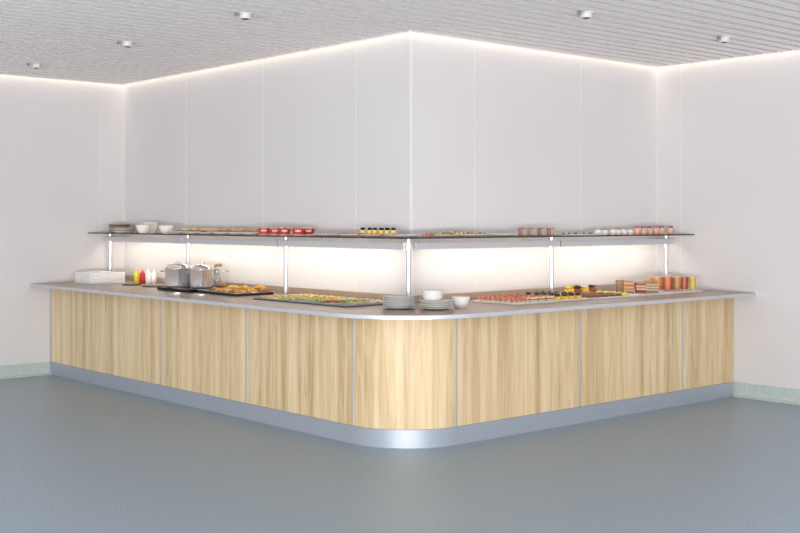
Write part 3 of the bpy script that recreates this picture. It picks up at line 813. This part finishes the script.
for k, y in enumerate(ys):
    snack(y, -.30 if k < 4 else -.17, 'red paper snack cup with white print, ' + ('leftmost of five', 'second from left', 'middle one of five', 'fourth from left', 'rightmost, set slightly back')[k], PB[(0,2,1,0,1)[k]])
# flat plates with canapes, left of the corner
def oplate(x, y, sx, sy, label):
    o = obj('serving_plate', (lambda b: (lathe(b, [(0,0),(.09,0),(.14,.015),(.138,.018),(.09,.006),(0,.005)], seg=36, sx=sx, sy=sy), b)[1])(B()), CERAM, loc=(x, y, ZS)); tag(o, label, 'plate', 'oval serving plates on the shelf')
oplate(-.25, .70, .9, 1.0, 'oval white plate with red berries right of the red cups')
oplate(-.25, .41, .9, .95, 'oval white plate with brown croquettes')
oplate(-.25, .10, .9, 1.05, 'oval white plate of olive-topped yellow bites, left part')
oplate(-.27, -.215, .9, 1.0, 'oval white plate right on the shelf corner')
oplate(.06, -.26, 1.05, .9, 'oval white plate with canapes just right of the corner')
oplate(.38, -.26, 1.05, .9, 'oval white plate with canapes, second right of the corner')
oplate(.71, -.26, 1.05, .9, 'oval white plate, nearly empty, left of the cube glasses')
ZB = ZS+.0065
p = obj('berry', (lambda b: (blob(b, (0,0,0), .012, .012, .018, amp=.1, sub=1), b)[1])(B()), REDF); tag(p, 'x', 'berry')
for k, y in enumerate(lin(.62, .80, 8)):
    o = p if k == 0 else dup(p, (0,0,0)); o.location = (-.28 + .02*(k % 2), y, ZB); o['label'] = f'small red berry, {ORD[k]} from the right on the plate beside the red cups'; o['group'] = 'red berries'
p = obj('croquette', (lambda b: (blob(b, (0,0,0), .016, .024, .024, amp=.15), b)[1])(B()), pm('croquette_brown', (.55,.28,.12), .5, var=.3)); tag(p, 'x', 'croquette')
for k, y in enumerate(lin(.31, .52, 5)*2):
    o = p if k == 0 else dup(p, (0,0,0)); o.location = (-.29 + .05*(k//5), y, ZB); o.rotation_euler = (0,0,random.uniform(-.3,.3)); o['group'] = 'croquettes'
    o['label'] = f'small brown croquette, {ORD[k%5]} from the right in the {("front","rear")[k//5]} row of its plate'
def olive_bite():
    t = thing('olive_bite', 'x', 'canape')
    bm = B(); lathe(bm, [(0,0),(.020,0),(.021,.008),(.019,.012),(0,.012)], seg=14); obj('base', bm, REDF, t)
    bm = B(); lathe(bm, [(0,.0122),(.019,.0122),(.021,.030),(.014,.042),(0,.043)], seg=14); obj('yellow_cone', bm, pm('bright_yellow', (.90,.72,.14), .4), t)
    bm = B(); lathe(bm, [(0,.042),(.016,.0445),(.020,.052),(.016,.060),(0,.063)], seg=14); obj('olive', bm, pm('black_olive', (.006,.006,.006), .25), t)
    return t
p = olive_bite()
for k, px in enumerate((.311, .225, .164, .132, .088, .060, .022, -.052)):
    o = p if k == 0 else dup(p, (0,0,0))
    o.location = (-.22 + (0, 0, .0, .035, 0, .037, 0, 0)[k], px, ZB+.001); o['group'] = 'olive-topped bites'
    o['label'] = f'yellow bite with a black olive on top, {ORD[k]} from the left near the corner'
for k, y in enumerate(lin(-.02, .24, 7)):
    if k == 0: q0 = obj('tomato_slice', (lambda b: (lathe(b, [(0,0),(.017,0),(.018,.006),(.016,.012),(0,.012)], seg=14), b)[1])(B()), REDF); o = q0; tag(q0, 'x', 'tomato slice')
    else: o = dup(q0, (0,0,0))
    o.location = (-.305, y, ZB+.002); o['label'] = f'red tomato slice in front of the olive bites, {ORD[k]} from the corner'; o['group'] = 'tomato slices before the olive bites'
for k, (x, y) in enumerate(((-.30, -.15), (-.30, -.20), (-.28, -.26))):
    o = dup(q0, (x, y, ZB)); o['label'] = 'red tomato slice on the corner plate, ' + ('left one', 'middle one', 'right one')[k]; o['group'] = 'tomato slices on the corner plate'
for k, x in enumerate(lin(.0, .07, 3)):
    o = dup(q0, (x-.16, -.33, ZB+.002)); o['label'] = f'red tomato slice just right of the corner, {ORD[k]} from the left'; o['group'] = 'tomato slices right of the corner'
protoc = [proto_bite([CREAM, ORNG], 'shelf_canape', s=.014, h1=.013, h2=.014), proto_bite([BREAD, YFOOD], 'shelf_canape', s=.014, h1=.013, h2=.014), proto_bite([YFOOD, GREENF], 'shelf_canape', s=.014, h1=.013, h2=.014)]
us = [0]*3
seqx = lin(.06, .16, 3) + [.205] + lin(.29, .54, 6)
for r_ in range(2):
    for k, x in enumerate(lin(-.06, .50, 14)):
        m_ = (k*2+r_) % 3
        o = protoc[m_] if not us[m_] else dup(protoc[m_], (0,0,0)); us[m_] = 1
        o.location = (x, -.30+.055*r_, ZB+.001 if not (.14 < x < .30) else ZS+.018)
        o['label'] = f'{("orange","yellow on brown bread","green on yellow")[m_]} canape, {ORD[k]} from the left, {("front","rear")[r_]} row, right shelf'; o['group'] = 'canapes on the right shelf'
# cube glasses with layered dessert
def dglass(x, label, mcol):
    t = thing('dessert_glass', label, 'glass', (x, -.26, ZS), -.72, 'square dessert glasses')
    w = .026
    bm = B(); 
    for (a,b,c,d) in ((-w-.003,-w,-w-.003,w+.003),(w,w+.003,-w-.003,w+.003),(-w,w,-w-.003,-w),(-w,w,w,w+.003)): box(bm, a, b, c, d, .004, .066)
    box(bm, -w-.003, w+.003, -w-.003, w+.003, 0, .004); obj('glass_cube', bm, BGLASS, t)
    bm = B(); box(bm, -w+.001, 0.004, -w+.001, w-.001, .0045, .054); obj('dessert_layer', bm, mcol, t)
    bm = B(); box(bm, .0045, w-.001, -w+.001, w-.001, .0045, .056); obj('cream_layer', bm, CREAM, t)
    bm = B(); box(bm, -w+.001, w-.001, -w+.001, w-.001, .0565, .062); obj('top_layer', bm, pm('brown_dust', (.30,.14,.08), .6, var=.2), t)
RB = pm('berry_dessert', (.40, .10, .07), .4, var=.2)
dglass(.965, 'square glass of red and cream dessert, leftmost of the four', RB); dglass(1.075, 'square glass of mostly cream dessert, second of the four', pm('pale_brown_dessert', (.55,.35,.22), .5))
dglass(1.19, 'square glass of dark and cream dessert, third of the four', pm('dark_dessert', (.22,.09,.06), .4)); dglass(1.305, 'square glass of red-brown dessert, rightmost of the four', RB)
# low plate with small dark bites
o = obj('serving_plate', shallow_tray_bm(.48, .22, .010, .010, .006), CERAM, loc=(1.42, -.37, ZS)); tag(o, 'flat white plate with a few tiny dark chocolates right of the square glasses', 'plate')
p = obj('chocolate', (lambda b: (blob(b, (0,0,0), .013, .013, .012, amp=.1, sub=1), b)[1])(B()), CHOC); tag(p, 'x', 'chocolate')
for k, x in enumerate((1.46, 1.53, 1.60, 1.62, 1.72, 1.79, 1.82)):
    o = p if k == 0 else dup(p, (0,0,0)); o.location = (x, -.27, ZS+.011); o['group'] = 'tiny chocolates'; o['label'] = f'tiny dark chocolate, {ORD[k]} from the left on the flat plate'
# white cream cups
def cup(x, r, h, label, top, name, group, y=-.26, garn=None):
    t = thing(name, label, 'dessert cup', (x, y, ZS), x*7, group)
    bm = B(); lathe(bm, [(0, 0), (r*.6, 0), (r*.95, h*.5), (r, h*.72), (r*.94, h*.72), (r*.55, .006), (0, .005)], seg=20); obj('cup', bm, CERAM if name == 'cream_cup' else PC, t)
    bm = B(); lathe(bm, [(0, h*.66), (r*.9, h*.66), (r*.85, h*.76), (r*.55, h*.88), (r*.2, h), (0, h*1.02)], seg=20, wob=.06); obj('cream_swirl', bm, top, t)
    if garn:
        for a in (0, 2.1, 4.2):
            bm = B(); blob(bm, (r*.4*math.cos(a), r*.4*math.sin(a), h*.88), r*.32, r*.32, r*.5, amp=.1, sub=1); obj('garnish', bm, garn, t)
WC = pm('whipped_cream', (.84, .81, .74), .5, var=.05); PC = pm('pink_cream', (.72, .46, .36), .5, var=.2)
PUR = pm('purple_berry', (.16, .03, .09), .35)
for k, x in enumerate((1.92, 2.01, 2.12, 2.19, 2.27, 2.36)):
    cup(x, .034, .048, f'white cup of whipped cream, {ORD[k]} from the left of the white ones', WC, 'cream_cup', 'whipped cream cups', garn=GREENF if k in (1, 3) else None)
for k, x in enumerate((2.46, 2.55, 2.64, 2.73, 2.82, 2.96)):
    cup(x, .036, .066, f'cup of pink cream with berries, {ORD[k]} from the left near the right wall', PC, 'berry_cup', 'pink cream cups with berries', garn=PUR if k in (1, 2, 4, 5) else REDF)

# ------------------------------------------------------------------ world light and added fill lamps behind the camera
w = bpy.data.worlds.new('w'); sc.world = w; w.use_nodes = True
bg = w.node_tree.nodes['Background']; bg.inputs[0].default_value = (.90, .95, 1.0, 1); bg.inputs[1].default_value = 1.5
a = area('rear_fill_light', (-7.0, -10.0, 1.6), 9.0, 2.8, (math.radians(95), 0, math.radians(-32)), 190, (1.0, .97, .96))  # unseen area lamp added for soft light from behind
a = area('ceiling_fill_light', (-9.5, -9.5, .5), 10.0, .9, (math.radians(128), 0, math.radians(-43)), 1500, (1.0, .965, .945))  # unseen low lamp, tilted up, added to brighten the ceiling

# ------------------------------------------------------------------ camera
cam = bpy.data.cameras.new('camera'); co = bpy.data.objects.new('camera', cam); C.objects.link(co)
co.location = (-5.9087, -6.6234, 1.5522); co.rotation_euler = (PI/2, 0, -.7191)
cam.sensor_width = 36; cam.lens = 36*1159.26/800; cam.shift_y = -(266.5-221.18)/800
cam.clip_end = 100
sc.camera = co
sc.view_settings.view_transform = 'Standard'
sc.view_settings.look = 'None'
sc.view_settings.exposure = -0.10
